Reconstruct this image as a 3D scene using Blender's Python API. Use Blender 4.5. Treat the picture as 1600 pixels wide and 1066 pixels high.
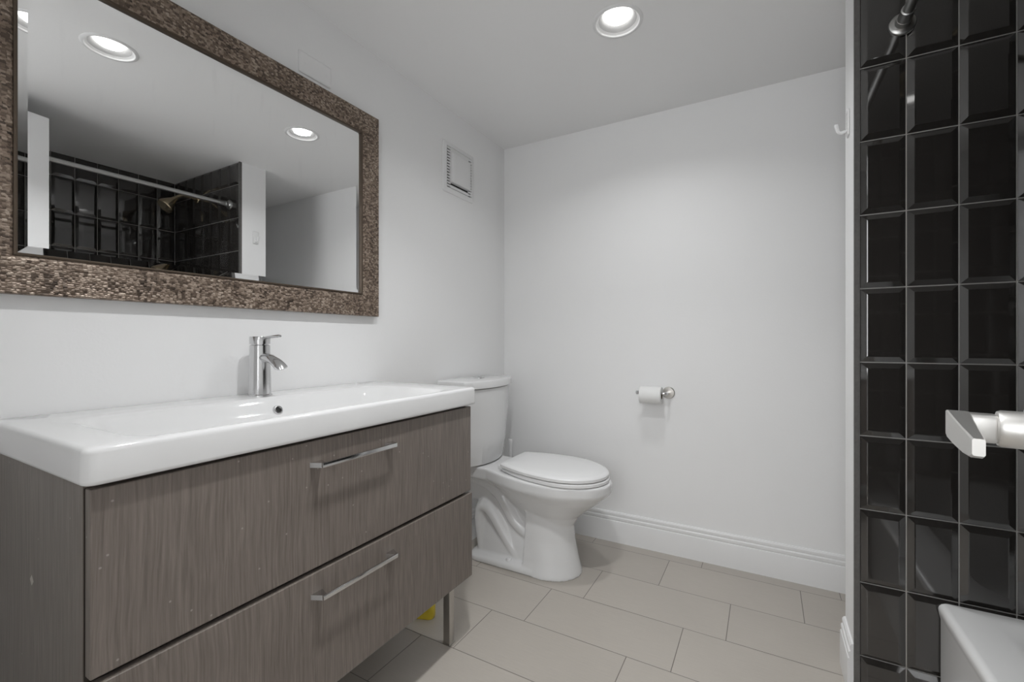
import bpy, bmesh, math, random
from mathutils import Vector, Matrix
random.seed(7)
for o in list(bpy.data.objects): bpy.data.objects.remove(o)
SC = bpy.context.scene
COL = SC.collection
# ------------------------------------------------------------------ camera, world, exposure
CAMX, CAMZ, YAW, FPX = 1.3524, 1.0431, 0.5152, 699.85
cam = bpy.data.cameras.new('camera'); cam.lens = 36.0*FPX/1600.0; cam.sensor_width = 36.0; cam.clip_start = 0.02
camo = bpy.data.objects.new('camera', cam); COL.objects.link(camo)
camo.location = (CAMX, 0, CAMZ); camo.rotation_euler = (math.pi/2, 0, YAW)
SC.camera = camo
W = bpy.data.worlds.new('world'); SC.world = W; W.use_nodes = True
W.node_tree.nodes['Background'].inputs[0].default_value = (.9, .95, 1, 1)
W.node_tree.nodes['Background'].inputs[1].default_value = .3
SC.view_settings.view_transform = 'Standard'; SC.view_settings.look = 'None'
SC.view_settings.gamma = 1; SC.view_settings.use_curve_mapping = False
SC.view_settings.exposure = 0.0
LIGHT_W = 3.4       # recessed downlight by the toilet
LIGHT2_W = 6.7      # recessed downlight nearer the doorway
HALL_FILL_W = 2.0       # unseen fill lamp added in the hallway behind the camera
# room measures
H = 2.1814; D = 2.2967; TY = 1.62; SX = 1.577; SY1 = 1.79; BX = 2.40; NY = -0.06
RX = 2.52

# ------------------------------------------------------------------ materials
def new_mat(name):
    m = bpy.data.materials.new(name); m.use_nodes = True
    return m, m.node_tree.nodes, m.node_tree.links, m.node_tree.nodes['Principled BSDF']
def simple(name, col, rough=.5, metal=0., coat=0., emit=None, es=0., ior=1.45, noise=0., nscale=40., bump=0., bscale=200.):
    m, N, L, P = new_mat(name)
    P.inputs['Base Color'].default_value = (*col, 1); P.inputs['Roughness'].default_value = rough
    P.inputs['Metallic'].default_value = metal; P.inputs['IOR'].default_value = ior
    P.inputs['Coat Weight'].default_value = coat; P.inputs['Coat Roughness'].default_value = .06
    if emit: P.inputs['Emission Color'].default_value = (*emit, 1); P.inputs['Emission Strength'].default_value = es
    tc = N.new('ShaderNodeTexCoord')
    if noise:
        n = N.new('ShaderNodeTexNoise'); n.inputs['Scale'].default_value = nscale; n.inputs['Detail'].default_value = 4
        L.new(tc.outputs['Object'], n.inputs['Vector'])
        mr = N.new('ShaderNodeMapRange'); mr.inputs[3].default_value = 1-noise; mr.inputs[4].default_value = 1+noise
        L.new(n.outputs['Fac'], mr.inputs[0])
        mx = N.new('ShaderNodeVectorMath'); mx.operation = 'SCALE'; mx.inputs[0].default_value = col
        L.new(mr.outputs[0], mx.inputs['Scale']); L.new(mx.outputs[0], P.inputs['Base Color'])
    if bump:
        n2 = N.new('ShaderNodeTexNoise'); n2.inputs['Scale'].default_value = bscale; n2.inputs['Detail'].default_value = 3
        L.new(tc.outputs['Object'], n2.inputs['Vector'])
        b = N.new('ShaderNodeBump'); b.inputs['Strength'].default_value = bump; b.inputs['Distance'].default_value = .002
        L.new(n2.outputs['Fac'], b.inputs['Height']); L.new(b.outputs[0], P.inputs['Normal'])
    return m
M = {}
M['wall'] = simple('wall_paint', (.90, .90, .90), .55, bump=.12, bscale=120, noise=.012, nscale=3)
M['ceil'] = simple('ceiling_paint', (.90, .90, .90), .7, bump=.1, bscale=90)
M['trim'] = simple('trim_gloss_paint', (.84, .84, .84), .3, noise=.015, nscale=8)
M['porc'] = simple('porcelain', (.77, .77, .77), .06)
M['plastic'] = simple('white_plastic', (.83, .83, .83), .25)
M['acryl'] = simple('tub_acrylic', (.90, .90, .895), .16, coat=.2)
M['chrome'] = simple('chrome', (.66, .66, .665), .16, 1.)
M['nickel'] = simple('brushed_nickel', (.66, .65, .63), .42, 1.)
M['brass'] = simple('aged_brass', (.62, .52, .36), .25, 1.)
M['steel'] = simple('brushed_steel', (.55, .53, .50), .3, 1., bump=.1, bscale=400)
M['rod'] = simple('satin_steel_rod', (.42, .42, .41), .33, 1.)
M['dark'] = simple('painted_recess_shade', (.012, .011, .01), .6)  # near-black colour painting the shade inside openings
M['gap_backing'] = simple('dark_gap_backing', (.035, .029, .024), .5)  # painted shade of the drawer gaps; also the mirror backing
M['grout'] = simple('pale_grout', (.40, .39, .375), .8, noise=.1, nscale=60)
M['black'] = simple('black_glazed_tile', (.029, .0265, .0245), .05, ior=1.9)
M['tileedge'] = simple('tile_body_edge', (.12, .115, .11), .7, noise=.3, nscale=90)
M['yellow'] = simple('yellow_plastic', (.72, .56, .05), .35)
M['paper'] = simple('tissue_paper', (.86, .86, .85), .9, bump=.3, bscale=150)
M['card'] = simple('cardboard', (.35, .27, .2), .9)
M['alu'] = simple('white_reflector', (.80, .80, .80), .3)
M['baffle'] = simple('grey_baffle', (.42, .42, .42), .5)
M['lens'] = simple('lamp_lens', (.9, .9, .9), .4, emit=(1, .985, .96), es=4.)
FILL_GLOW_E = 4.3
M['fill_glow'] = simple('hall_fill_glow', (.8, .8, .8), .5, emit=(.97, .985, 1), es=FILL_GLOW_E)  # glow of the unseen fill light added in the hallway
M['water'] = simple('drain_metal', (.5, .5, .5), .15, 1.)

def mirror_mat():
    m, N, L, P = new_mat('mirror_silvering')
    P.inputs['Base Color'].default_value = (.95, .955, .955, 1); P.inputs['Metallic'].default_value = 1.; P.inputs['Roughness'].default_value = .0
    # smears and water specks on the glass: whitish diffuse film
    tc = N.new('ShaderNodeTexCoord')
    mp = N.new('ShaderNodeMapping'); mp.inputs['Scale'].default_value = (1, 14, 2.2); L.new(tc.outputs['Object'], mp.inputs[0])
    n = N.new('ShaderNodeTexNoise'); n.inputs['Scale'].default_value = 3.; n.inputs['Detail'].default_value = 5; L.new(mp.outputs[0], n.inputs['Vector'])
    r1 = N.new('ShaderNodeMapRange'); r1.inputs[1].default_value = .60; r1.inputs[2].default_value = .85; r1.inputs[4].default_value = .05; L.new(n.outputs['Fac'], r1.inputs[0])
    v = N.new('ShaderNodeTexVoronoi'); v.inputs['Scale'].default_value = 55; L.new(tc.outputs['Object'], v.inputs['Vector'])
    r2 = N.new('ShaderNodeMapRange'); r2.inputs[1].default_value = .13; r2.inputs[2].default_value = .08; r2.inputs[3].default_value = 0; r2.inputs[4].default_value = 1; L.new(v.outputs['Distance'], r2.inputs[0])
    sp = N.new('ShaderNodeSeparateColor'); L.new(v.outputs['Color'], sp.inputs[0])
    gt = N.new('ShaderNodeMath'); gt.operation = 'GREATER_THAN'; gt.inputs[1].default_value = .93; L.new(sp.outputs[0], gt.inputs[0])
    mu = N.new('ShaderNodeMath'); mu.operation = 'MULTIPLY'; L.new(r2.outputs[0], mu.inputs[0]); L.new(gt.outputs[0], mu.inputs[1])
    m2 = N.new('ShaderNodeMath'); m2.operation = 'MULTIPLY'; m2.inputs[1].default_value = .35; L.new(mu.outputs[0], m2.inputs[0])
    ad = N.new('ShaderNodeMath'); ad.operation = 'MAXIMUM'; L.new(r1.outputs[0], ad.inputs[0]); L.new(m2.outputs[0], ad.inputs[1])
    df = N.new('ShaderNodeBsdfDiffuse'); df.inputs[0].default_value = (.8, .8, .8, 1)
    mix = N.new('ShaderNodeMixShader'); L.new(ad.outputs[0], mix.inputs[0]); L.new(P.outputs[0], mix.inputs[1]); L.new(df.outputs[0], mix.inputs[2])
    L.new(mix.outputs[0], N['Material Output'].inputs[0])
    return m
M['mirror'] = mirror_mat()

def weave_mat():
    m, N, L, P = new_mat('woven_metallic_strip')
    tc = N.new('ShaderNodeTexCoord')
    mp = N.new('ShaderNodeMapping'); mp.inputs['Scale'].default_value = (165, 145, 215); L.new(tc.outputs['Object'], mp.inputs[0])
    v = N.new('ShaderNodeTexVoronoi'); v.inputs['Scale'].default_value = 1.; v.distance = 'CHEBYCHEV'; v.inputs['Randomness'].default_value = .75
    L.new(mp.outputs[0], v.inputs['Vector'])
    sp = N.new('ShaderNodeSeparateColor'); L.new(v.outputs['Color'], sp.inputs[0])
    n = N.new('ShaderNodeTexNoise'); n.inputs['Scale'].default_value = 22; n.inputs['Detail'].default_value = 4; L.new(tc.outputs['Object'], n.inputs['Vector'])
    md = N.new('ShaderNodeMath'); md.operation = 'MULTIPLY_ADD'; md.inputs[1].default_value = .62; L.new(sp.outputs[0], md.inputs[0])
    nn = N.new('ShaderNodeMapRange'); nn.inputs[3].default_value = -.08; nn.inputs[4].default_value = .4; L.new(n.outputs['Fac'], nn.inputs[0]); L.new(nn.outputs[0], md.inputs[2])
    cr = N.new('ShaderNodeValToRGB'); e = cr.color_ramp.elements
    e[0].position = .05; e[0].color = (.030, .020, .014, 1); e[1].position = .95; e[1].color = (.52, .44, .36, 1)
    k = e.new(.45); k.color = (.185, .135, .10, 1); k = e.new(.7); k.color = (.33, .26, .205, 1)
    L.new(md.outputs[0], cr.inputs[0]); L.new(cr.outputs[0], P.inputs['Base Color'])
    P.inputs['Metallic'].default_value = .35; P.inputs['Roughness'].default_value = .38
    b = N.new('ShaderNodeBump'); b.inputs['Strength'].default_value = .8; b.inputs['Distance'].default_value = .0025
    inv = N.new('ShaderNodeMath'); inv.operation = 'SUBTRACT'; inv.inputs[0].default_value = 1; L.new(v.outputs['Distance'], inv.inputs[1])
    L.new(inv.outputs[0], b.inputs['Height']); L.new(b.outputs[0], P.inputs['Normal'])
    return m
M['weave'] = weave_mat()
M['lip'] = simple('bronze_lip', (.10, .075, .055), .35, .6)

def wood_mat(name, chip=None):
    m, N, L, P = new_mat(name)
    tc = N.new('ShaderNodeTexCoord')
    mp = N.new('ShaderNodeMapping'); mp.inputs['Scale'].default_value = (110, 110, 3.2); L.new(tc.outputs['Object'], mp.inputs[0])
    wn = N.new('ShaderNodeTexNoise'); wn.inputs['Scale'].default_value = 4; wn.inputs['Detail'].default_value = 2; L.new(tc.outputs['Object'], wn.inputs['Vector'])
    wm = N.new('ShaderNodeVectorMath'); wm.operation = 'MULTIPLY_ADD'; wm.inputs[1].default_value = (2.2, 2.2, 0); L.new(wn.outputs['Color'], wm.inputs[0]); L.new(mp.outputs[0], wm.inputs[2])
    n = N.new('ShaderNodeTexNoise'); n.inputs['Scale'].default_value = 2.2; n.inputs['Detail'].default_value = 6; n.inputs['Roughness'].default_value = .6
    L.new(wm.outputs[0], n.inputs['Vector'])
    cr = N.new('ShaderNodeValToRGB'); e = cr.color_ramp.elements
    e[0].position = .25; e[0].color = (.112, .093, .080, 1); e[1].position = .78; e[1].color = (.245, .210, .184, 1)
    L.new(n.outputs['Fac'], cr.inputs[0])
    # small pale flecks of dried splashes
    v = N.new('ShaderNodeTexVoronoi'); v.inputs['Scale'].default_value = 70; L.new(tc.outputs['Object'], v.inputs['Vector'])
    r2 = N.new('ShaderNodeMapRange'); r2.inputs[1].default_value = .16; r2.inputs[2].default_value = .10; r2.inputs[3].default_value = 0; r2.inputs[4].default_value = .4; L.new(v.outputs['Distance'], r2.inputs[0])
    sp = N.new('ShaderNodeSeparateColor'); L.new(v.outputs['Color'], sp.inputs[0])
    gt = N.new('ShaderNodeMath'); gt.operation = 'GREATER_THAN'; gt.inputs[1].default_value = .972; L.new(sp.outputs[0], gt.inputs[0])
    mu = N.new('ShaderNodeMath'); mu.operation = 'MULTIPLY'; L.new(r2.outputs[0], mu.inputs[0]); L.new(gt.outputs[0], mu.inputs[1])
    fac = mu.outputs[0]
    if chip:
        sx = N.new('ShaderNodeSeparateXYZ'); L.new(tc.outputs['Object'], sx.inputs[0])
        def absd(o, c, s):
            a = N.new('ShaderNodeMath'); a.operation = 'SUBTRACT'; a.inputs[1].default_value = c; L.new(o, a.inputs[0])
            b = N.new('ShaderNodeMath'); b.operation = 'ABSOLUTE'; L.new(a.outputs[0], b.inputs[0])
            d = N.new('ShaderNodeMath'); d.operation = 'MULTIPLY'; d.inputs[1].default_value = 1/s; L.new(b.outputs[0], d.inputs[0]); return d.outputs[0]
        a1 = absd(sx.outputs[0], chip[0], .0095); a2 = absd(sx.outputs[2], chip[1], .0095)
        s = N.new('ShaderNodeMath'); s.operation = 'ADD'; L.new(a1, s.inputs[0]); L.new(a2, s.inputs[1])
        l = N.new('ShaderNodeMath'); l.operation = 'LESS_THAN'; l.inputs[1].default_value = 1.; L.new(s.outputs[0], l.inputs[0])
        mx0 = N.new('ShaderNodeMath'); mx0.operation = 'MAXIMUM'; L.new(fac, mx0.inputs[0]); L.new(l.outputs[0], mx0.inputs[1]); fac = mx0.outputs[0]
    mx = N.new('ShaderNodeMix'); mx.data_type = 'RGBA'; L.new(fac, mx.inputs[0]); L.new(cr.outputs[0], mx.inputs[6]); mx.inputs[7].default_value = (.52, .49, .45, 1)
    L.new(mx.outputs[2], P.inputs['Base Color'])
    P.inputs['Roughness'].default_value = .42
    b = N.new('ShaderNodeBump'); b.inputs['Strength'].default_value = .25; b.inputs['Distance'].default_value = .0008
    L.new(n.outputs['Fac'], b.inputs['Height']); L.new(b.outputs[0], P.inputs['Normal'])
    return m
M['wood'] = wood_mat('grey_brown_oak_foil')
M['woodside'] = wood_mat('grey_brown_oak_side', chip=(.223, .62))

def floor_mat():
    m, N, L, P = new_mat('beige_porcelain_floor_tile')
    tc = N.new('ShaderNodeTexCoord'); sx = N.new('ShaderNodeSeparateXYZ'); L.new(tc.outputs['Object'], sx.inputs[0])
    def mt(op, a, b=None, c=None):
        q = N.new('ShaderNodeMath'); q.operation = op
        for i, v in enumerate((a, b, c)):
            if v is None: continue
            if isinstance(v, (int, float)): q.inputs[i].default_value = v
            else: L.new(v, q.inputs[i])
        return q.outputs[0]
    ry = mt('DIVIDE', mt('SUBTRACT', sx.outputs[1], 1.4735), .2485)
    row = mt('FLOOR', ry); fy = mt('SUBTRACT', ry, row)
    ex = mt('MULTIPLY', mt('GREATER_THAN', row, 1.5), .106)
    off = mt('ADD', mt('MULTIPLY', row, .14), ex)
    rx = mt('DIVIDE', mt('SUBTRACT', mt('SUBTRACT', sx.outputs[0], 1.092), off), .523)
    cx = mt('FLOOR', rx); fx = mt('SUBTRACT', rx, cx)
    dx = mt('MULTIPLY', mt('MINIMUM', fx, mt('SUBTRACT', 1., fx)), .523)
    dy = mt('MULTIPLY', mt('MINIMUM', fy, mt('SUBTRACT', 1., fy)), .2485)
    g = mt('MINIMUM', dx, dy)
    gm = N.new('ShaderNodeMapRange'); gm.inputs[1].default_value = .0008; gm.inputs[2].default_value = .0017; L.new(g, gm.inputs[0])
    cmb = N.new('ShaderNodeCombineXYZ'); L.new(cx, cmb.inputs[0]); L.new(row, cmb.inputs[1])
    wn = N.new('ShaderNodeTexWhiteNoise'); L.new(cmb.outputs[0], wn.inputs[0])
    mp = N.new('ShaderNodeMapping'); mp.inputs['Scale'].default_value = (8, 160, 1); L.new(tc.outputs['Object'], mp.inputs[0])
    n = N.new('ShaderNodeTexNoise'); n.inputs['Scale'].default_value = 2; n.inputs['Detail'].default_value = 4; L.new(mp.outputs[0], n.inputs['Vector'])
    n2 = N.new('ShaderNodeTexNoise'); n2.inputs['Scale'].default_value = 3; n2.inputs['Detail'].default_value = 3; L.new(tc.outputs['Object'], n2.inputs['Vector'])
    k = mt('ADD', mt('ADD', mt('MULTIPLY', n.outputs['Fac'], .16), mt('MULTIPLY', wn.outputs['Value'], .06)), mt('MULTIPLY', n2.outputs['Fac'], .14))
    k = mt('ADD', k, .82)
    vs = N.new('ShaderNodeVectorMath'); vs.operation = 'SCALE'; vs.inputs[0].default_value = (.475, .438, .393); L.new(k, vs.inputs['Scale'])
    mx = N.new('ShaderNodeMix'); mx.data_type = 'RGBA'; L.new(gm.outputs[0], mx.inputs[0]); mx.inputs[6].default_value = (.17, .15, .13, 1); L.new(vs.outputs[0], mx.inputs[7])
    L.new(mx.outputs[2], P.inputs['Base Color']); P.inputs['Roughness'].default_value = .36
    b = N.new('ShaderNodeBump'); b.inputs['Strength'].default_value = .5; b.inputs['Distance'].default_value = .0015; L.new(gm.outputs[0], b.inputs['Height']); L.new(b.outputs[0], P.inputs['Normal'])
    return m
M['floor'] = floor_mat()

# ------------------------------------------------------------------ mesh helpers
def lathe_pts(prof, axis='z', n=32):
    rings = []
    for r, h in prof:
        ring = []
        for i in range(n):
            a = 2*math.pi*i/n
            c, s = r*math.cos(a), r*math.sin(a)
            ring.append({'z': (c, s, h), 'x': (h, c, s), 'y': (s, h, c)}[axis])
        rings.append(ring)
    return rings
class MB:
    def __init__(s): s.bm = bmesh.new(); s.mi = 0
    def mark(s, faces):
        for f in faces: f.material_index = s.mi
    def box(s, a, b, bev=0., seg=2, T=None):
        lo = [min(a[i], b[i]) for i in range(3)]; hi = [max(a[i], b[i]) for i in range(3)]
        t = bmesh.new()
        vs = [t.verts.new((x, y, z)) for x in (lo[0], hi[0]) for y in (lo[1], hi[1]) for z in (lo[2], hi[2])]
        for q in ((0, 1, 3, 2), (4, 6, 7, 5), (0, 4, 5, 1), (2, 3, 7, 6), (0, 2, 6, 4), (1, 5, 7, 3)): t.faces.new([vs[i] for i in q])
        if bev: bmesh.ops.bevel(t, geom=t.edges[:], offset=bev, segments=seg, profile=.5, affect='EDGES')
        return s.merge(t, T)
    def merge(s, t, T=None):
        vm = {}
        for v in t.verts: vm[v] = s.bm.verts.new(T @ v.co if T else v.co)
        for f in t.faces:
            g = s.bm.faces.new([vm[v] for v in f.verts]); g.material_index = s.mi
        t.free(); return s
    def loft(s, rings, cap0=True, cap1=True, closed=True, T=None):
        R = [[s.bm.verts.new(T @ Vector(p) if T else p) for p in r] for r in rings]
        n = len(R[0])
        for i in range(len(R)-1):
            for j in range(n if closed else n-1):
                k = (j+1) % n
                f = s.bm.faces.new((R[i][j], R[i][k], R[i+1][k], R[i+1][j])); f.material_index = s.mi
        if cap0: f = s.bm.faces.new(R[0][::-1]); f.material_index = s.mi
        if cap1: f = s.bm.faces.new(R[-1]); f.material_index = s.mi
        return s
    def lathe(s, prof, axis='z', n=32, at=(0, 0, 0), T=None, cap0=True, cap1=True):
        X = Matrix.Translation(at)
        if T: X = T @ X
        return s.loft(lathe_pts(prof, axis, n), cap0, cap1, True, X)
    def tube(s, pts, rad, n=20, T=None, flat=None, cap=True, up=None):
        pts = [Vector(p) for p in pts]
        if not isinstance(rad, (list, tuple)): rad = [rad]*len(pts)
        rings = []; u0 = Vector(up) if up else None
        for i, p in enumerate(pts):
            d = (pts[min(i+1, len(pts)-1)]-pts[max(i-1, 0)]).normalized()
            if u0 is None: u0 = Vector((0, 0, 1)) if abs(d.z) < .9 else Vector((1, 0, 0))
            a = d.cross(u0).normalized(); b = a.cross(d).normalized(); u0 = b
            ra, rb = rad[i] if isinstance(rad[i], (tuple, list)) else (rad[i], rad[i])
            rings.append([p+a*ra*math.cos(2*math.pi*k/n)+b*rb*math.sin(2*math.pi*k/n) for k in range(n)])
        return s.loft(rings, cap, cap, True, T)
    def build(s, name, mats, parent=None, smooth=35, keep_normals=False):
        if not keep_normals: bmesh.ops.recalc_face_normals(s.bm, faces=s.bm.faces[:])
        me = bpy.data.meshes.new(name); s.bm.to_mesh(me); s.bm.free()
        for mm in (mats if isinstance(mats, (list, tuple)) else [mats]): me.materials.append(mm)
        o = bpy.data.objects.new(name, me); COL.objects.link(o)
        if smooth:
            for p in me.polygons: p.use_smooth = True
            me.set_sharp_from_angle(angle=math.radians(smooth))
        if parent:
            o.parent = parent
            o.matrix_parent_inverse = Matrix.Translation(-parent.location)
        return o
def bez(a, b, c, d, n=12):
    a, b, c, d = map(Vector, (a, b, c, d))
    return [(1-t)**3*a+3*(1-t)**2*t*b+3*(1-t)*t*t*c+t**3*d for t in [i/n for i in range(n+1)]]
def rrect(x0, x1, y0, y1, r, z, nc=6, ns=8):
    """rounded rectangle ring, constant number of points"""
    P = []
    r = max(r, 1e-4)
    cs = [(x1-r, y1-r, 0), (x0+r, y1-r, 90), (x0+r, y0+r, 180), (x1-r, y0+r, 270)]
    for q, (cx, cy, a0) in enumerate(cs):
        arc = [(cx+r*math.cos(math.radians(a0+90*i/nc)), cy+r*math.sin(math.radians(a0+90*i/nc))) for i in range(nc+1)]
        P += arc
        nx, ny, na = cs[(q+1) % 4]
        e = (nx+r*math.cos(math.radians(na)), ny+r*math.sin(math.radians(na)))
        for i in range(1, ns): P.append((arc[-1][0]+(e[0]-arc[-1][0])*i/ns, arc[-1][1]+(e[1]-arc[-1][1])*i/ns))
    return [(x, y, z) for x, y in P]
def thing(name, label, cat, loc=(0, 0, 0), group=None):
    o = bpy.data.objects.new(name, None); COL.objects.link(o); o.location = loc; o.empty_display_size = .05
    return tag(o, label, cat, group)
def tag(o, label, cat, group=None):
    o['label'] = label; o['category'] = cat
    if group: o['group'] = group
    return o
def struct(o, label, cat):
    o['kind'] = 'structure'; return tag(o, label, cat)

# ------------------------------------------------------------------ room shell
def slab(name, a, b, mat, label, cat):
    return struct(MB().box(a, b).build(name, mat, smooth=0), label, cat)
HY = -1.25
slab('floor', (-.12, HY-.1, -.1), (RX+.1, D+.12, 0), M['floor'], 'beige rectangular porcelain tiles laid in staggered rows on the floor', 'floor')
slab('wall_left', (-.12, HY, 0), (0, D+.12, H+.12), M['wall'], 'white painted wall behind the vanity and the mirror', 'wall')
slab('wall_far', (0, D, 0), (RX+.1, D+.12, H+.12), M['wall'], 'white painted wall behind the toilet with the paper holder', 'wall')
slab('wall_right', (BX+.012, HY, 0), (RX+.1, D, H+.12), M['wall'], 'white outer wall behind the tub alcove', 'wall')
slab('wall_partition', (SX, TY+.013, 0), (BX+.012, SY1, H), M['wall'], 'white end of the short partition at the foot of the tub', 'wall')
# near wall with doorway
slab('wall_near', (0, NY-.12, 0), (.66, NY, H), M['wall'], 'white wall left of the doorway', 'wall')
slab('wall_near_right', (1.53, NY-.12, 0), (BX+.012, NY+.128, H), M['wall'], 'white wall right of the doorway at the head of the tub', 'wall')
slab('wall_near_top', (.66, NY-.12, 2.13), (1.53, NY, H), M['wall'], 'white wall strip above the doorway', 'wall')
slab('wall_hall', (-.12, HY-.1, 0), (RX+.1, HY, H+.12), M['wall'], 'white hallway wall facing the bathroom doorway', 'wall')
# added hallway fill light: glowing window opposite the doorway
t = MB(); t.box((.35, HY, .80), (1.75, HY+.012, 2.0)); w_ = t.build('fill_panel_1', M['fill_glow'], smooth=0); struct(w_, 'added glowing window in the hallway opposite the doorway', 'fill_panel')
t = MB()
for a, b in (((.29, .74), (.35, 2.06)), ((1.75, .74), (1.81, 2.06)), ((.35, 2.0), (1.75, 2.06)), ((.35, .74), (1.75, .80)), ((1.03, .80), (1.07, 2.0))): t.box((a[0], HY, a[1]), (b[0], HY+.03, b[1]))
t.build('fill_panel_frame', M['trim'], w_, smooth=0)
# door casing
t = MB()
t.box((.66, NY-.125, 0), (.69, NY+.005, 2.13)); t.box((1.50, NY-.125, 0), (1.53, NY+.005, 2.13)); t.box((.69, NY-.125, 2.105), (1.50, NY+.005, 2.13))
struct(t.build('trim_1', M['trim'], smooth=0), 'white door frame lining the doorway', 'door frame')
# ceiling with two round cut-outs
LPOS = [(.893, 1.575), (.893, .745)]; LR = .075
def ceiling():
    m = MB(); bm = m.bm; q = .09
    xs = [-.12, LPOS[0][0]-q, LPOS[0][0]+q, RX+.1]
    ys = [HY-.1, LPOS[1][1]-q, LPOS[1][1]+q, LPOS[0][1]-q, LPOS[0][1]+q, D+.12]
    cache = {}
    def V(x, y, z=H):
        k = (round(x, 5), round(y, 5), round(z, 5))
        if k not in cache: cache[k] = bm.verts.new(k)
        return cache[k]
    for i in range(3):
        for j in range(5):
            if i == 1 and j in (1, 3):
                cx, cy = LPOS[1] if j == 1 else LPOS[0]
                n = 32
                def sq(k):
                    a = 2*math.pi*k/n; c, s_ = math.cos(a), math.sin(a); f = q/max(abs(c), abs(s_)); return V(cx+c*f, cy+s_*f)
                def ci(k, z=H): a = 2*math.pi*k/n; return V(cx+LR*math.cos(a), cy+LR*math.sin(a), z)
                for k in range(n):
                    bm.faces.new((sq(k), ci(k), ci((k+1) % n), sq((k+1) % n)))
                    bm.faces.new((ci(k), ci(k, H+.12), ci((k+1) % n, H+.12), ci((k+1) % n)))
                continue
            bm.faces.new((V(xs[i], ys[j]), V(xs[i], ys[j+1]), V(xs[i+1], ys[j+1]), V(xs[i+1], ys[j])))
    o = m.build('ceiling', M['ceil'], smooth=0)
    return o
struct(ceiling(), 'flat white painted ceiling with recessed lights', 'ceiling')
slab('ceiling_slab', (-.12, HY-.1, H+.12), (RX+.1, D+.12, H+.16), M['ceil'], 'slab above the ceiling', 'ceiling')

# bevelled black tiles ---------------------------------------------------------
PX, PZ, GAP = .1078, .2119, .0032
def tiles(name, origin, ux, uz, nrm, us, zs, label):
    """us, zs: lists of joint coordinates along the wall and in height"""
    m = MB(); O = Vector(origin); ux = Vector(ux); uz = Vector(uz); nv = Vector(nrm)
    def P(u, z, d): return O+ux*u+uz*z+nv*d
    # grout bed
    m.mi = 1
    a, b, c, d = us[0], us[-1], zs[0], zs[-1]
    t = bmesh.new()
    vs = [t.verts.new(P(u, z, q)) for u in (a, b) for z in (c, d) for q in (-.010, -.0015)]
    for q in ((0, 1, 3, 2), (4, 6, 7, 5), (0, 4, 5, 1), (2, 3, 7, 6), (0, 2, 6, 4), (1, 5, 7, 3)): t.faces.new([vs[i] for i in q])
    m.merge(t)
    m.mi = 0
    rnd = random.Random(name)
    for i in range(len(us)-1):
        for j in range(len(zs)-1):
            u0, u1, z0, z1 = us[i]+GAP/2, us[i+1]-GAP/2, zs[j]+GAP/2, zs[j+1]-GAP/2
            if u1-u0 < .02 or z1-z0 < .02: continue
            b = .0155; h0, h1 = .0003, .0080
            tu, tz = rnd.gauss(0, .0022), rnd.gauss(0, .0018)
            def f(u, z, h): return P(u, z, h+(u-(u0+u1)/2)*tu+(z-(z0+z1)/2)*tz)
            r0 = [f(u0, z0, -.002), f(u1, z0, -.002), f(u1, z1, -.002), f(u0, z1, -.002)]
            r1 = [f(u0, z0, h0), f(u1, z0, h0), f(u1, z1, h0), f(u0, z1, h0)]
            bb = min(b, (u1-u0)*.3, (z1-z0)*.3)
            e = .0012
            r2 = [f(u0+bb-e, z0+bb-e, h1-.0003), f(u1-bb+e, z0+bb-e, h1-.0003), f(u1-bb+e, z1-bb+e, h1-.0003), f(u0+bb-e, z1-bb+e, h1-.0003)]
            r3 = [f(u0+bb+e, z0+bb+e, h1), f(u1-bb-e, z0+bb+e, h1), f(u1-bb-e, z1-bb-e, h1), f(u0+bb+e, z1-bb-e, h1)]
            m.loft([r0, r1, r2, r3], cap0=False)
    o = m.build(name, [M['black'], M['grout']], smooth=0)
    return struct(o, label, 'tiled wall')
ZS = [0.0]+[.1345+PZ*k for k in range(10)]
ZS = [z for z in ZS if z < H-.02]+[H]
US = [1.5885]+[1.6925+PX*k for k in range(8)]
US = [u for u in US if u < BX-.03]+[BX]
tiles('wall_tiled_far', (0, TY+.003, 0), (1, 0, 0), (0, 0, 1), (0, -1, 0), US, ZS, 'glossy black bevelled tiles on the partition at the foot of the tub')
VS = [NY+.14]; y = TY
ys = []
while y > NY+.17: ys.append(y); y -= PX
VS += ys[::-1]
tiles('wall_tiled_right', (BX+.002, 0, 0), (0, 1, 0), (0, 0, 1), (-1, 0, 0), VS, ZS, 'glossy black bevelled tiles on the long wall above the tub')
US2 = [1.6]+[u for u in US if u > 1.62]
tiles('wall_tiled_near', (0, NY+.138, 0), (1, 0, 0), (0, 0, 1), (0, 1, 0), US2, ZS, 'glossy black bevelled tiles at the head of the tub')
# rough exposed tile edge strip beside the partition
t = MB(); t.box((SX-.0005, TY-.001, 0), (1.5885, TY+.014, H)); struct(t.build('trim_2', M['tileedge'], smooth=0), 'rough grey cut edge of the black tiles along the partition', 'tile edge')

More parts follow.
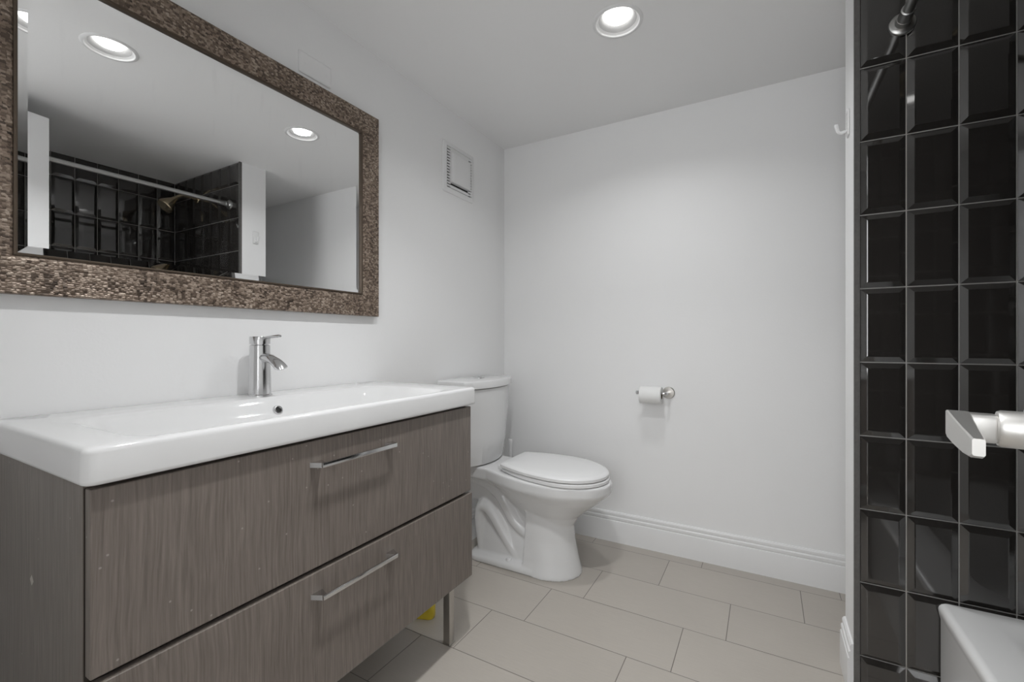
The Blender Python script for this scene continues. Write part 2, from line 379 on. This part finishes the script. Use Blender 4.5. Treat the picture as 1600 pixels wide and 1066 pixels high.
# baseboards -------------------------------------------------------------------
BP = [(0, 0), (.015, 0), (.015, .104), (.0135, .109), (.0105, .110), (.0105, .114), (.0125, .117), (.0125, .127), (.0095, .1305), (.0075, .131), (.0075, .134), (.009, .1365), (.009, .146), (.0045, .153), (0, .154)]
def baseboard(name, p0, p1, inward, label, hs=1., caps=True):
    m = MB(); p0 = Vector(p0); p1 = Vector(p1); n = Vector(inward)
    rings = [[p+n*d+Vector((0, 0, h*hs)) for d, h in BP] for p in (p0, p1)]
    m.loft(rings); return struct(m.build(name, M['trim'], smooth=25), label, 'baseboard')
baseboard('baseboard_far', (0.0, D, 0), (BX+.01, D, 0), (0, -1, 0), 'white moulded baseboard along the wall behind the toilet')
baseboard('baseboard_left', (0, 1.0, 0), (0, D-.016, 0), (1, 0, 0), 'white moulded baseboard on the wall behind the toilet tank')
baseboard('baseboard_partition', (SX, TY+.015, 0), (SX, SY1, 0), (-1, 0, 0), 'chipped piece of white baseboard on the partition end')

# ------------------------------------------------------------------ recessed lights
def downlight(x, y, label, power, spread):
    r = thing('recessed_light', label, 'ceiling light', (x, y, H), 'recessed ceiling lights')
    m = MB(); m.lathe([(.0745, .004), (.0745, -.0015), (.0765, -.004), (.083, -.004), (.088, -.001), (.088, .0005)], at=(x, y, H), n=48, cap0=False, cap1=False)
    m.build('trim_ring', M['plastic'], r)
    m = MB(); m.lathe([(.0745, .0), (.072, .003), (.066, .0065)], at=(x, y, H), n=48, cap0=False, cap1=False)
    m.build('inner_lip', M['alu'], r)
    m = MB(); m.lathe([(.066, .0065), (.058, .014), (.050, .024), (.049, .04)], at=(x, y, H), n=48, cap0=False, cap1=False)
    m.build('reflector', M['baffle'], r)
    m = MB(); m.lathe([(.0, .012), (.02, .0122), (.040, .0135), (.045, .018), (.0455, .04), (0, .041)], at=(x, y, H), n=40, cap0=False, cap1=False)
    m.build('lens', M['lens'], r)
    l = bpy.data.lights.new('downlight_lamp', 'AREA'); l.shape = 'DISK'; l.size = .086; l.energy = power; l.color = (.985, .995, 1); l.spread = math.radians(spread)
    lo = bpy.data.objects.new('lamp', l); COL.objects.link(lo); lo.parent = r; lo.location = (0, 0, .0095)
    return r
downlight(*LPOS[0], 'lit recessed ceiling light above the floor beside the toilet, seen directly', LIGHT_W, 140)
downlight(*LPOS[1], 'lit recessed ceiling light nearer the doorway, seen only in the mirror', LIGHT2_W, 120)
l = bpy.data.lights.new('hall_fill', 'AREA'); l.shape = 'RECTANGLE'; l.size = 2.0; l.size_y = .8; l.energy = HALL_FILL_W; l.color = (1, .99, .97)  # soft fill added behind the camera, out of view
lo = bpy.data.objects.new('hall_fill_lamp', l); COL.objects.link(lo); lo.location = (1.15, -.68, H-.02)

# ------------------------------------------------------------------ mirror
def mirror():
    y0, y1, z0, z1 = .213, 1.278, 1.139, 1.916; fw = .0855; th = .028
    r = thing('wall_mirror', 'large rectangular mirror in a brown woven-look frame above the vanity', 'mirror', (0, (y0+y1)/2, z0))
    # frame: four mitred sides lofted round
    prof = [(0, .002), (0, th-.003), (.003, th), (.070, th-.001), (fw-.006, th-.006), (fw-.006, .011), (fw-.006, .002)]
    m = MB()
    def ring(d, x): return [(x, y0+d, z0+d), (x, y1-d, z0+d), (x, y1-d, z1-d), (x, y0+d, z1-d)]
    m.loft([ring(d, x) for d, x in prof], cap0=False, cap1=False)
    m.build('frame', M['weave'], r, smooth=30)
    m = MB(); pl = [(fw-.006, .012), (fw-.006, th-.003), (fw-.003, th-.002), (fw, th-.004), (fw, .012)]
    m.loft([ring(d, x) for d, x in pl], cap0=False, cap1=False)
    m.build('inner_lip', M['lip'], r, smooth=20)
    # bevelled glass (the bevel deflects towards the centre)
    m = MB(); bw = .0165; ang = math.tan(math.radians(6.8)); x = .014
    m.loft([ring(fw-.003, x+bw*ang), ring(fw+bw, x)], cap0=False, cap1=True)
    g = m.build('glass', M['mirror'], r, smooth=0)
    m = MB(); m.box((.001, y0+.01, z0+.01), (.010, y1-.01, z1-.01)); m.build('backing', M['gap_backing'], r, smooth=0)
mirror()

# ------------------------------------------------------------------ vanity
YR, YL, ZT, ZB, CT, CB, SD, FD = 1.2857, .2608, .8845, .8267, .8187, .2386, .4853, .4708
VC = (YR+YL)/2
def vanity():
    r = thing('vanity_cabinet', 'grey-brown wood-grain vanity cabinet with two wide drawers on steel legs', 'vanity', (0, VC, 0))
    c0, c1 = YL+.010, YR-.018; fb = FD-.019; w = .018
    m = MB()
    m.box((.004, c0, CB+.004), (fb-.002, c0+w, CT+.007)); m.box((.004, c1-w, CB+.004), (fb-.002, c1, CT+.007))
    m.box((.004, c0+w, CB+.004), (fb-.002, c1-w, CB+.02)); m.box((.004, c0+w, CB+.02), (.012, c1-w, CT))
    m.build('carcass', M['woodside'], r, smooth=0)
    m = MB(); m.box((fb-.0055, c0+w, CT-.06), (fb-.001, c1-w, CT+.006)); m.box((fb-.05, c0+w, .505), (fb-.006, c1-w, .545))
    m.box((fb-.04, c0+.001, CB+.01), (fb-.0019, c0+w, CT))
    m.build('dark_gap_strips', M['gap_backing'], r, smooth=0)  # dark strips that paint the shade in the gaps around the drawers
    for k, (z0, z1, ya, yb, x) in enumerate(((.532, CT, YL+.012, YR-.016, FD), (CB, .5225, YL+.014, YR-.0125, FD+.003))):
        m = MB(); m.box((x-.019, ya, z0), (x, yb, z1), .0012, 1)
        d = m.build('drawer', M['wood'], r, smooth=20)
        d['label'] = ('upper', 'lower')[k]+' wide drawer front with a slim bar handle'
        # handle: slim bar on two tapering feet
        m = MB(); hz = (.7665, .473)[k]; ha, hb = .657, .888; hx = x+.027
        m.box((hx-.004, ha, hz-.0055), (hx+.0015, hb, hz+.0055), .0014, 2)
        for yy, sg in ((ha, 1), (hb, -1)):
            q = [(x-.0005, yy-sg*.012), (x-.0005, yy+sg*.018), (hx-.002, yy+sg*.010), (hx-.002, yy+sg*.001)]
            m.loft([[(a, b, hz-.0055) for a, b in q], [(a, b, hz+.0055) for a, b in q]])
        m.build('handle', M['chrome'], d, smooth=25)
    for x in (.40, .06):
        for yy in (YL+.05, YR-.047):
            m = MB(); m.box((x-.0135, yy-.0135, .004), (x+.0135, yy+.0135, CB+.004), .002, 2); m.box((x-.015, yy-.015, 0), (x+.015, yy+.015, .006), .001, 1)
            m.build('leg', M['steel'], r, smooth=25)
vanity()

def washbasin():
    r = thing('washbasin', 'wide white ceramic washbasin top set on the vanity cabinet', 'sink', (0, VC, ZB))
    m = MB(); x0, x1 = .001, SD
    R = []
    def ring(e, z, rc): return rrect(x0+min(e, .002), x1-e, YL+e, YR-e, rc, z, 8, 14)
    R += [rrect(.115, .4445, YL+.075, YR-.11, .03, ZT-.087, 8, 14), rrect(.11, .4455, YL+.07, YR-.105, .035, ZT-.082, 8, 14), rrect(.11, .4455, YL+.07, YR-.105, .035, ZB+.0005, 8, 14), ring(.012, ZB+.0005, .012), ring(.004, ZB, .015), ring(.0008, ZB+.0025, .016), ring(0, ZB+.007, .017), ring(0.0005, ZB+.03, .017), ring(.001, ZT-.010, .017)]
    for a in (20, 40, 60, 80, 90):
        s = .009; R.append(ring(.001+s*(1-math.cos(math.radians(a))), ZT-s+s*math.sin(math.radians(a)), .015))
    # flat rim -> basin (front rim, side shelves, back ledge)
    bx0, bx1, by0, by1 = .125, SD-.022, YL+.075, YR-.115
    def lerp(t, e, z, rc):
        a = (x0+.002, x1-.011, YL+.011, YR-.011); b = (bx0, bx1, by0, by1)
        q = [a[i]+(b[i]-a[i])*t for i in range(4)]
        return rrect(q[0]+e, q[1]-e*.55, q[2]+e*1.6, q[3]-e*1.6, rc, z, 8, 14)
    R += [lerp(.5, 0, ZT+.0002, .03), lerp(.93, 0, ZT-.0002, .06), lerp(1, 0, ZT-.0012, .07)]
    for e, dz in ((.004, .003), (.010, .010), (.018, .024), (.028, .042), (.042, .058), (.065, .069), (.09, .074), (.12, .077), (.14, .079)):
        R.append(lerp(1, e, ZT-dz, max(.07-e*.35, .02)))
    m.loft(R)
    m.build('basin', M['porc'], r, smooth=50)
    # overflow ring on the rear slope
    T = Matrix.Translation((.1515, VC+.003, ZT-.037)) @ Matrix.Rotation(math.radians(60), 4, 'Y')
    m = MB(); m.lathe([(.0075, .002), (.009, .0055), (.012, .005), (.0145, .001), (.0145, -.006)], n=32, T=T, cap0=False, cap1=False)
    ov = m.build('overflow_ring', M['chrome'], r)
    m = MB(); m.lathe([(0, .0012), (.0085, .001)], n=24, T=T, cap0=False, cap1=False); m.build('overflow_shade_disc', M['dark'], ov)  # flat dark disc painting the shade of the opening
    m = MB(); m.lathe([(0, .006), (.02, .005), (.03, .002), (.032, -.002)], n=32, at=(.30, VC, ZT-.078), cap0=False); m.build('drain', M['chrome'], r)
washbasin()

def faucet():
    fx, fy = .068, VC+.002
    r = thing('basin_faucet', 'chrome single-lever mixer faucet on the back of the washbasin', 'faucet', (fx, fy, ZT))
    m = MB(); m.lathe([(.032, 0), (.032, .003), (.0295, .005), (.0285, .06), (.0272, .12), (.0268, .1455), (.025, .147), (.022, .147)], at=(fx, fy, ZT), n=40); m.build('body', M['chrome'], r)
    m = MB(); m.lathe([(.022, .1465), (.022, .1495), (.0272, .150), (.0272, .170), (.0262, .1715), (0, .1717)], at=(fx, fy, ZT), n=40, cap1=False)
    lv = m.build('lever_cap', M['chrome'], r)
    m = MB(); pts = [(fx+.006, fy, ZT+.1665), (fx+.03, fy, ZT+.1685), (fx+.06, fy, ZT+.171), (fx+.09, fy, ZT+.1725), (fx+.096, fy, ZT+.1725)]
    m.tube(pts, [(.006, .004), (.006, .004), (.0065, .004), (.0068, .0042), (.004, .003)], 16); m.build('lever', M['chrome'], lv)
    # open waterfall spout: half-pipe arching forward and down
    m = MB(); P = bez((fx+.012, fy, ZT+.110), (fx+.05, fy, ZT+.112), (fx+.078, fy, ZT+.104), (fx+.100, fy, ZT+.084), 14)
    rings = []
    for i, p in enumerate(P):
        d = (P[min(i+1, 14)]-P[max(i-1, 0)]).normalized(); b = d.cross(Vector((0, 1, 0))).normalized()
        if b.z < 0: b = -b
        w = .015+.005*i/14; hh = .0135-.003*i/14; op = max(0, (i-5)/9)
        ring = []
        for k in range(24):
            a = math.pi*2*k/24; c, s = math.cos(a), math.sin(a)
            up = hh*s if s < 0 else hh*s*(1-1.6*op*(1-abs(c)**3))
            ring.append(p+Vector((0, w*c, 0))+b*up)
        rings.append(ring)
    m.loft(rings); m.build('spout', M['chrome'], r, smooth=50)
faucet()

# ------------------------------------------------------------------ toilet
def egg(x0, x1, wb, wm, z, n=48, xm=.52, rc=.014):
    """plan outline: straight back edge at x0 (half width wb), widest wm, rounded tip x1"""
    xc = x0+(x1-x0)*xm; rc = min(rc, wb*.5); q = n//4
    F = [(xc+(x1-xc)*math.cos(math.pi/2*i/q), wm*math.sin(math.pi/2*i/q)) for i in range(q+1)]      # tip -> widest
    B = []
    for i in range(1, q-5+1):
        t = i/(q-5); x = xc+(x0+rc-xc)*t; B.append((x, wb+(wm-wb)*(1-t**2)))
    B += [(x0+rc-rc*math.sin(a), wb-rc+rc*math.cos(a)) for a in (math.pi/6, math.pi/3, math.pi/2)]
    B += [(x0, (wb-rc)*.5)]
    half = F+B
    P = half+[(x0, 0)]+[(x, -y) for x, y in half[::-1]][:-1]
    return [(x, y, z) for x, y in P]
TYC = 1.888
def toilet():
    r = thing('toilet', 'white two-piece toilet with closed lid beside the vanity', 'toilet', (0, TYC, 0))
    Tm = Matrix.Translation((0, TYC, 0))
    # --- bowl body, fused from its forms and remeshed
    m = MB()
    rim = .436
    SH = Matrix(((1, 0, 0, 0), (0, 1, 0, 0), (-.035, 0, 1, .0165), (0, 0, 0, 1)))
    def E(x0, x1, wb, wm, z, xm=.55): return [Tm @ SH @ Vector(p) for p in egg(x0, x1, wb, wm, z, 56, xm)]
    # rim and bowl
    m.loft([E(.34, .59, .03, .07, .16), E(.34, .60, .05, .08, .22), E(.315, .625, .055, .098, .262), E(.275, .672, .07, .130, .305), E(.235, .725, .09, .163, .348), E(.20, .755, .11, .181, .377), E(.18, .765, .115, .186, .386), E(.18, .771, .115, .189, .395), E(.18, .772, .115, .189, rim-.006), E(.184, .768, .112, .185, rim)])
    # deck under the tank
    t = MB()
    m.loft([rrect(.035, .33, -.115, .115, .03, .375), rrect(.03, .33, -.125, .125, .03, .385), rrect(.03, .33, -.125, .125, .03, rim-.004), rrect(.034, .33, -.121, .121, .03, rim)], T=Tm @ SH)
    m.loft([rrect(.06, .33, -.05, .05, .03, .25), rrect(.05, .33, -.085, .085, .03, .34), rrect(.04, .33, -.11, .11, .03, .378)], T=Tm @ SH)
    # front pedestal, flaring slightly to the floor
    def ped(z, x0, x1, w):
        pts = []
        for i in range(40):
            u = i/39; a = -math.pi/2+math.pi*u
            rx = .155
            pts.append(Tm @ Vector((x1-rx+rx*math.cos(a), w*math.sin(a), z)))
        pts = [Tm @ Vector((x0, -w*.95, z))]+pts+[Tm @ Vector((x0, w*.95, z))]
        return pts
    m.loft([ped(.0, .398, .636, .130), ped(.012, .398, .634, .129), ped(.06, .40, .622, .118), ped(.15, .403, .604, .106), ped(.23, .405, .598, .102), ped(.30, .41, .60, .105)])
    # foot plate
    m.loft([rrect(.10, .50, -.128, .128, .06, 0.0), rrect(.10, .50, -.128, .128, .06, .022), rrect(.11, .50, -.120, .120, .055, .032), rrect(.13, .50, -.085, .085, .05, .05)], T=Tm)
    # core web
    m.loft([rrect(.12, .46, -.10, .10, .05, .01), rrect(.125, .46, -.088, .088, .05, .10), rrect(.13, .46, -.07, .07, .05, .17), rrect(.12, .46, -.06, .06, .05, .32)], T=Tm)
    # trapway: hump at the rear, then the diagonal limb down to the pedestal
    p1 = bez((.09, 0, .375), (.20, 0, .37), (.25, 0, .34), (.295, 0, .265), 10)+bez((.295, 0, .265), (.33, 0, .205), (.36, 0, .17), (.43, 0, .15), 8)[1:]
    m.tube([Tm @ p for p in p1], [(.098-.012*i/18, .050) for i in range(len(p1))], 24)
    p2 = bez((.165, 0, .02), (.155, 0, .12), (.125, 0, .225), (.165, 0, .245), 10)+bez((.165, 0, .245), (.215, 0, .258), (.245, 0, .17), (.37, 0, .03), 8)[1:]
    m.tube([Tm @ p for p in p2], [(.098, .040+.012*i/18) for i in range(len(p2))], 24)
    b = m.build('bowl', M['porc'], r, smooth=0)
    rm = b.modifiers.new('remesh', 'REMESH'); rm.mode = 'VOXEL'; rm.voxel_size = .0042; rm.use_smooth_shade = True
    sm = b.modifiers.new('smooth', 'SMOOTH'); sm.factor = .5; sm.iterations = 7
    # --- seat ring and lid (slightly nose-down)
    tilt = Matrix.Translation((0, TYC, rim+.001)) @ SH @ Matrix.Diagonal((1, 1, 1.25, 1))
    def S(x0, x1, wb, wm, z): return [tilt @ Vector(p) for p in egg(x0, x1, wb, wm, z, 64, .54)]
    m = MB(); m.loft([S(.300, .755, .122, .180, .0), S(.296, .760, .125, .184, .003), S(.296, .760, .125, .184, .011), S(.300, .756, .122, .180, .014)]); m.build('seat', M['plastic'], r, smooth=40)
    m = MB(); m.loft([S(.293, .752, .127, .180, .0155), S(.289, .757, .131, .185, .0185), S(.289, .757, .131, .185, .027), S(.293, .752, .127, .180, .0315), S(.31, .735, .115, .165, .034), S(.34, .66, .08, .11, .0355), S(.41, .58, .04, .05, .036)]); m.build('seat_lid', M['plastic'], r, smooth=40)
    for s in (-1, 1):
        m = MB(); m.box((.260, TYC+s*.075-.02, rim+.004), (.296, TYC+s*.075+.02, rim+.028), .007, 3); m.build('hinge', M['plastic'], r)
    # --- tank
    def tk(z, d, w, e=0):
        pts = []
        n = 24
        for i in range(n+1):
            u = -1+2*i/n; pts.append((.012+d-.055*abs(u)**2.2, u*w, z))
        for (x, y) in ((.012, w), (.012, -w)): pts.append((x, y, z))
        return [Tm @ Vector(p) for p in pts]
    Tm = Matrix.Translation((0, TYC-.018, 0))
    zb = rim+.0145
    m = MB(); m.loft([tk(zb, .172, .176), tk(zb+.006, .178, .181), tk(.56, .190, .191), tk(.70, .198, .200), tk(.815, .202, .206)]); o = m.build('tank', M['porc'], r, smooth=45)
    bv = o.modifiers.new('bevel', 'BEVEL'); bv.width = .012; bv.segments = 4; bv.limit_method = 'ANGLE'; bv.angle_limit = math.radians(40)
    m = MB(); m.loft([tk(.818, .206, .211), tk(.821, .212, .216), tk(.850, .212, .216), tk(.8555, .208, .213), tk(.858, .195, .202)]); o = m.build('tank_lid', M['porc'], r, smooth=45)
    bv = o.modifiers.new('bevel', 'BEVEL'); bv.width = .006; bv.segments = 3; bv.limit_method = 'ANGLE'; bv.angle_limit = math.radians(40)
    m = MB(); m.lathe([(.027, 0), (.027, .004), (.024, .0075), (.012, .010), (0, .0105)], at=(.105, TYC-.018, .8575), n=32, cap1=False); m.build('flush_button', M['chrome'], r)
    for s in (-1, 1):
        m = MB(); m.lathe([(.014, 0), (.014, .010), (.011, .017), (0, .020)], at=(.325, TYC+s*.103, .028), n=24, cap1=False); m.build('bolt_cap', M['plastic'], r)
toilet()

def brush():
    x, y = .094, 2.205
    r = thing('toilet_brush', 'white toilet brush standing between the toilet and the far wall', 'toilet brush', (x, y, 0))
    m = MB(); m.lathe([(.048, 0), (.05, .004), (.045, .10), (.040, .13), (.034, .13), (.034, .02)], at=(x, y, 0), n=32, cap1=False); m.build('holder', M['plastic'], r)
    m = MB(); m.lathe([(.033, .03), (.033, .12), (.030, .134), (.008, .145), (.0075, .30), (.0095, .42), (.0115, .465), (.0125, .478), (.010, .486), (0, .488)], at=(x, y, 0), n=24, cap1=False); m.build('handle', M['plastic'], r)
brush()

# ------------------------------------------------------------------ paper holder and roll
def paper():
    z = .789; yb = D-.062
    r = thing('toilet_paper_holder', 'small chrome toilet paper holder fixed to the far wall', 'toilet paper holder', (.94, D, z))
    m = MB(); m.lathe([(.0, 0), (.029, 0), (.029, -.006), (.026, -.009), (0, -.0095)], axis='y', at=(.938, D, z), n=36, cap0=False, cap1=False); m.build('wall_rose', M['steel'], r)
    m = MB(); pts = [(.938, D-.006, z), (.938, D-.03, z)]+bez((.938, D-.03, z), (.938, yb-.003, z), (.935, yb, z), (.915, yb, z), 8)+[(.80, yb, z)]
    m.tube(pts, .0075, 20); m.build('arm', M['chrome'], r)
    m = MB(); m.lathe([(0, -.006), (.008, -.006), (.0095, -.004), (.0095, .006), (.0075, .008)], axis='x', at=(.80, yb, z), n=24, cap0=False); m.build('end_cap', M['chrome'], r)
    zc = z-.0092; R0 = .0415; xa, xb = .815, .917
    t = thing('toilet_paper_roll', 'roll of white toilet paper hanging on the chrome holder', 'toilet paper', (.866, yb, zc))
    m = MB()
    m.lathe([(.0185, xa), (R0-.002, xa), (R0, xa+.002), (R0, xb-.002), (R0-.002, xb), (.0185, xb)], axis='x', at=(0, yb, zc), n=48, cap0=False, cap1=False)
    m.build('paper', M['paper'], t)
    m = MB(); m.lathe([(.0185, xa+.0005), (.0185, xb-.0005), (.0172, xb-.0005), (.0172, xa+.0005), (.0185, xa+.0005)], axis='x', at=(0, yb, zc), n=36, cap0=False, cap1=False); m.build('cardboard_core', M['card'], t)
paper()

# ------------------------------------------------------------------ wall vent and blank plate
def vent():
    y0, y1, z0, z1 = 1.708, 1.964, 1.769, 2.017
    r = thing('exhaust_vent', 'square white exhaust vent cover high on the wall above the toilet', 'vent', (0, (y0+y1)/2, z0))
    m = MB(); fw = .022
    def ring(d, x, q=.012): return [(x, a, b) for a, b, _ in rrect(y0+d, y1-d, z0+d, z1-d, max(q-d, .003), 0, 5, 3)]
    m.loft([ring(0, 0), ring(0, .004), ring(.003, .008), ring(fw, .011), ring(fw+.002, .009), ring(fw+.004, .002)], cap0=False, cap1=False); m.build('frame', M['plastic'], r)
    m = MB(); m.loft([ring(fw+.004, .0008), ring(fw+.004, .0015)]); m.build('painted_slot_shade', M['dark'], r)  # thin dark sheet painting the shade behind the slots
    q = fw+.030; px = .024
    m = MB()
    m.loft([ring(q, .002, .03), ring(q, px-.003, .03), ring(q+.002, px-.0005, .03), ring(q+.006, px+.0005, .03), ring(q+.03, px+.001, .03)], cap0=False); m.build('centre_panel', M['plastic'], r)
    m = MB(); n = 14; a0, a1, b0, b1 = y0+fw+.004, y1-fw-.004, z0+fw+.004, z1-fw-.004
    for i in range(n):
        zz = b0+(b1-b0)*(i+.5)/n
        for ya, yb in ((a0, y0+q+.001), (y1-q-.001, a1)): m.box((.004, ya, zz-.0036), (.0105, yb, zz+.0036))
    m.box((.004, y0+q, b0), (.0105, y1-q, b0+.013)); m.box((.004, y0+q, b1-.027), (.0105, y1-q, b1))
    m.build('louvre', M['plastic'], r, smooth=0)
vent()
def plate():
    y0, y1, z0, z1 = .946, 1.072, 1.942, 2.014
    r = thing('blank_wall_plate', 'blank white cover plate on the wall just above the mirror', 'wall plate', (0, (y0+y1)/2, z0))
    m = MB()
    def ring(d, x): return [(x, a, b) for a, b, _ in rrect(y0+d, y1-d, z0+d, z1-d, .003, 0, 4, 2)]
    m.loft([ring(0, 0), ring(0, .0035), ring(.003, .006), ring(.006, .0065)]); m.build('cover', M['wall'], r)
    for yy in (y0+.021, y1-.021):
        m = MB(); m.lathe([(.003, .0062), (.003, .0072), (0, .0078)], axis='x', at=(0, yy, (z0+z1)/2), n=14, cap1=False); m.build('screw', M['wall'], r)
plate()

# ------------------------------------------------------------------ hook on the partition
def hook():
    y, z = 1.722, 1.708; x = SX
    r = thing('wall_hook', 'small white hook on the end of the partition beside the black tiles', 'hook', (x, y, z))
    m = MB(); m.box((x-.005, y-.018, z-.03), (x, y+.018, z+.05), .004, 3); m.build('back_plate', M['plastic'], r)
    m = MB(); p = [(x-.004, y, z-.012)]+bez((x-.010, y, z-.014), (x-.024, y, z-.020), (x-.031, y, z-.012), (x-.032, y, z+.012), 10)
    m.tube(p, [.0048]*(len(p)-2)+[.0055, .005], 14); m.build('prong', M['plastic'], r)
hook()

# ------------------------------------------------------------------ shower fittings
def rod():
    x, z = 1.682, 1.922; ya, yb = NY+.137, TY-.0035
    r = thing('shower_curtain_rod', 'straight satin metal shower curtain rod spanning the tub alcove', 'curtain rod', (x, yb, z))
    m = MB(); m.tube([(x, ya+.01, z), (x, yb-.065, z)], .0125, 24); m.build('rod', M['rod'], r)
    for yy, s in ((yb, -1), (ya, 1)):
        m = MB(); m.lathe([(0, 0), (.031, 0), (.031, s*.004), (.029, s*.007), (.022, s*.009), (.0185, s*.013), (.0178, s*.03), (.0165, s*.031), (.0158, s*.068), (.0126, s*.069)], axis='y', at=(x, yy, z), n=36, cap0=False, cap1=False); m.build('flange', M['rod'], r)
rod()
def shower():
    x, z, y = 2.085, 2.02, TY-.0035
    r = thing('overhead_shower', 'brass shower head on a curved arm, seen in the mirror', 'shower head', (x, y, z))
    m = MB(); m.lathe([(0, 0), (.030, 0), (.028, -.006), (.014, -.012)], axis='y', at=(x, y, z), n=32, cap0=False, cap1=False); m.build('wall_flange', M['brass'], r)
    P = bez((x, y, z), (x, y-.08, z+.010), (x, y-.105, z+.002), (x, y-.135, z-.035), 14)
    m = MB(); m.tube(P, .0105, 20); m.build('arm', M['brass'], r)
    d = (P[-1]-P[-3]).normalized()
    T = Matrix.Translation(P[-1]) @ d.to_track_quat('Z', 'Y').to_matrix().to_4x4()
    m = MB(); m.lathe([(.011, -.012), (.015, -.006), (.018, .010), (.025, .022), (.038, .048), (.048, .072), (.050, .082), (.047, .088)], n=32, T=T); m.build('spray_head', M['brass'], r)
shower()

# ------------------------------------------------------------------ bathtub
def tub():
    x0, x1, y0, y1, z = 1.7535, BX-.012, NY+.151, TY-.010, .344
    r = thing('bathtub', 'white bathtub with a plain apron in the black tiled alcove', 'bathtub', (x0, (y0+y1)/2, 0))
    m = MB(); R = []
    R += [rrect(x0+.006, x1, y0, y1, .004, 0, 6, 10), rrect(x0+.006, x1, y0, y1, .004, z-.045, 6, 10), rrect(x0+.002, x1, y0, y1, .006, z-.03, 6, 10)]
    for a in (0, 25, 50, 75, 90):
        s = .016; e = s*(1-math.cos(math.radians(a))); R.append(rrect(x0+e, x1-e*.2, y0+e*.2, y1-e*.2, .008, z-s+s*math.sin(math.radians(a)), 6, 10))
    ix0, ix1, iy0, iy1 = x0+.131, x1-.06, y0+.09, y1-.075
    R += [rrect(x0+.09, ix1+.02, iy0-.03, iy1+.03, .03, z+.001, 6, 10), rrect(ix0-.003, ix1, iy0, iy1, .12, z+.0005, 6, 10), rrect(ix0, ix1-.003, iy0+.003, iy1-.003, .12, z-.002, 6, 10), rrect(ix0+.012, ix1-.01, iy0+.02, iy1-.01, .12, z-.025, 6, 10), rrect(ix0+.05, ix1-.04, iy0+.12, iy1-.05, .11, .12, 6, 10), rrect(ix0+.09, ix1-.08, iy0+.2, iy1-.09, .08, .075, 6, 10), rrect(ix0+.2, ix1-.18, iy0+.4, iy1-.3, .02, .07, 6, 10)]
    m.loft(R); m.build('tub_shell', M['acryl'], r, smooth=40)
    m = MB(); m.lathe([(0, .005), (.022, .004), (.028, 0)], at=((x0+x1)/2+.03, y1-.27, .0705), n=28, cap0=False); m.build('drain', M['chrome'], r)
tub()

# ------------------------------------------------------------------ open door with lever handle
def door():
    hx, hy = 1.492, .0; ex, ey = 1.622, .765
    ux = Vector((ex-hx, ey-hy, 0)); Ld = ux.length; ux.normalize(); nx = Vector((-ux.y, ux.x, 0))   # nx points into the room (-x)
    def T(u, n, z): return Vector((hx, hy, 0))+ux*u+nx*n+Vector((0, 0, z))
    X = Matrix(((ux.x, nx.x, 0, hx), (ux.y, nx.y, 0, hy), (0, 0, 1, 0), (0, 0, 0, 1)))
    m = MB(); m.box((0, -.036, .012), (Ld, 0, 2.095), .0015, 1, T=X)
    d = struct(m.build('door_1', M['trim'], smooth=20), 'white flush door standing open at the right of the doorway', 'door')
    # lever set
    u = (.70-hy)/ux.y; z = .945
    m = MB(); m.lathe([(0, 0), (.031, 0), (.031, .006), (.027, .010), (.021, .011)], n=36, T=X @ Matrix.Translation((u, 0, z)) @ Matrix.Rotation(-math.pi/2, 4, 'X'), cap0=False, cap1=False)
    m.lathe([(.0205, .005), (.0205, .030), (.019, .033), (.015, .034)], n=36, T=X @ Matrix.Translation((u, 0, z)) @ Matrix.Rotation(-math.pi/2, 4, 'X'), cap0=False)
    h = m.build('door_handle', M['nickel'], d, smooth=40)
    m = MB()
    # neck: soft rectangular block
    m.box((u-.012, .030, z-.0165), (u+.012, .068, z+.0155), .006, 3, T=X)
    # blade running back towards the hinge, deepening to a blunt tip
    R = []
    for q, (s, top, bot, n0, n1) in enumerate(((.018, .010, -.006, .060, .070), (.014, .0155, -.014, .056, .0735), (.0, .0165, -.016, .054, .0735), (-.04, .0135, -.0165, .056, .0725), (-.09, .0105, -.0155, .058, .071), (-.128, .0085, -.0125, .0595, .0695), (-.140, .0075, -.0085, .060, .069))):
        r_ = []
        for a, b in ((n0, bot+.0014), (n0+.0012, bot), (n1-.0012, bot), (n1, bot+.0014), (n1, top-.0014), (n1-.0012, top), (n0+.0012, top), (n0, top-.0014)):
            r_.append(X @ Vector((u+s, a, z+b)))
        R.append(r_)
    m.loft(R)
    m.build('lever', M['nickel'], h, smooth=40)
    # hinges on the far side of the leaf
door()

# ------------------------------------------------------------------ unidentified yellow thing under the vanity
def yellow():
    x, y = .225, 1.315
    r = thing('yellow_block', 'yellow block-shaped object on the floor beneath the vanity', 'item', (x, y, 0))
    T = Matrix.Translation((x, y, 0)) @ Matrix.Rotation(math.radians(20), 4, 'Z')
    m = MB()
    m.loft([rrect(-.040, .040, -.022, .022, .018, 0), rrect(-.042, .042, -.024, .024, .020, .004), rrect(-.042, .042, -.024, .024, .020, .055), rrect(-.040, .040, -.022, .022, .018, .062)], T=T)
    m.build('body', M['yellow'], r, smooth=40)
    m = MB(); m.loft([rrect(-.041, .041, -.023, .023, .018, .0622), rrect(-.041, .041, -.023, .023, .018, .070)], T=T); m.build('top_layer', M['steel'], r, smooth=30)
yellow()
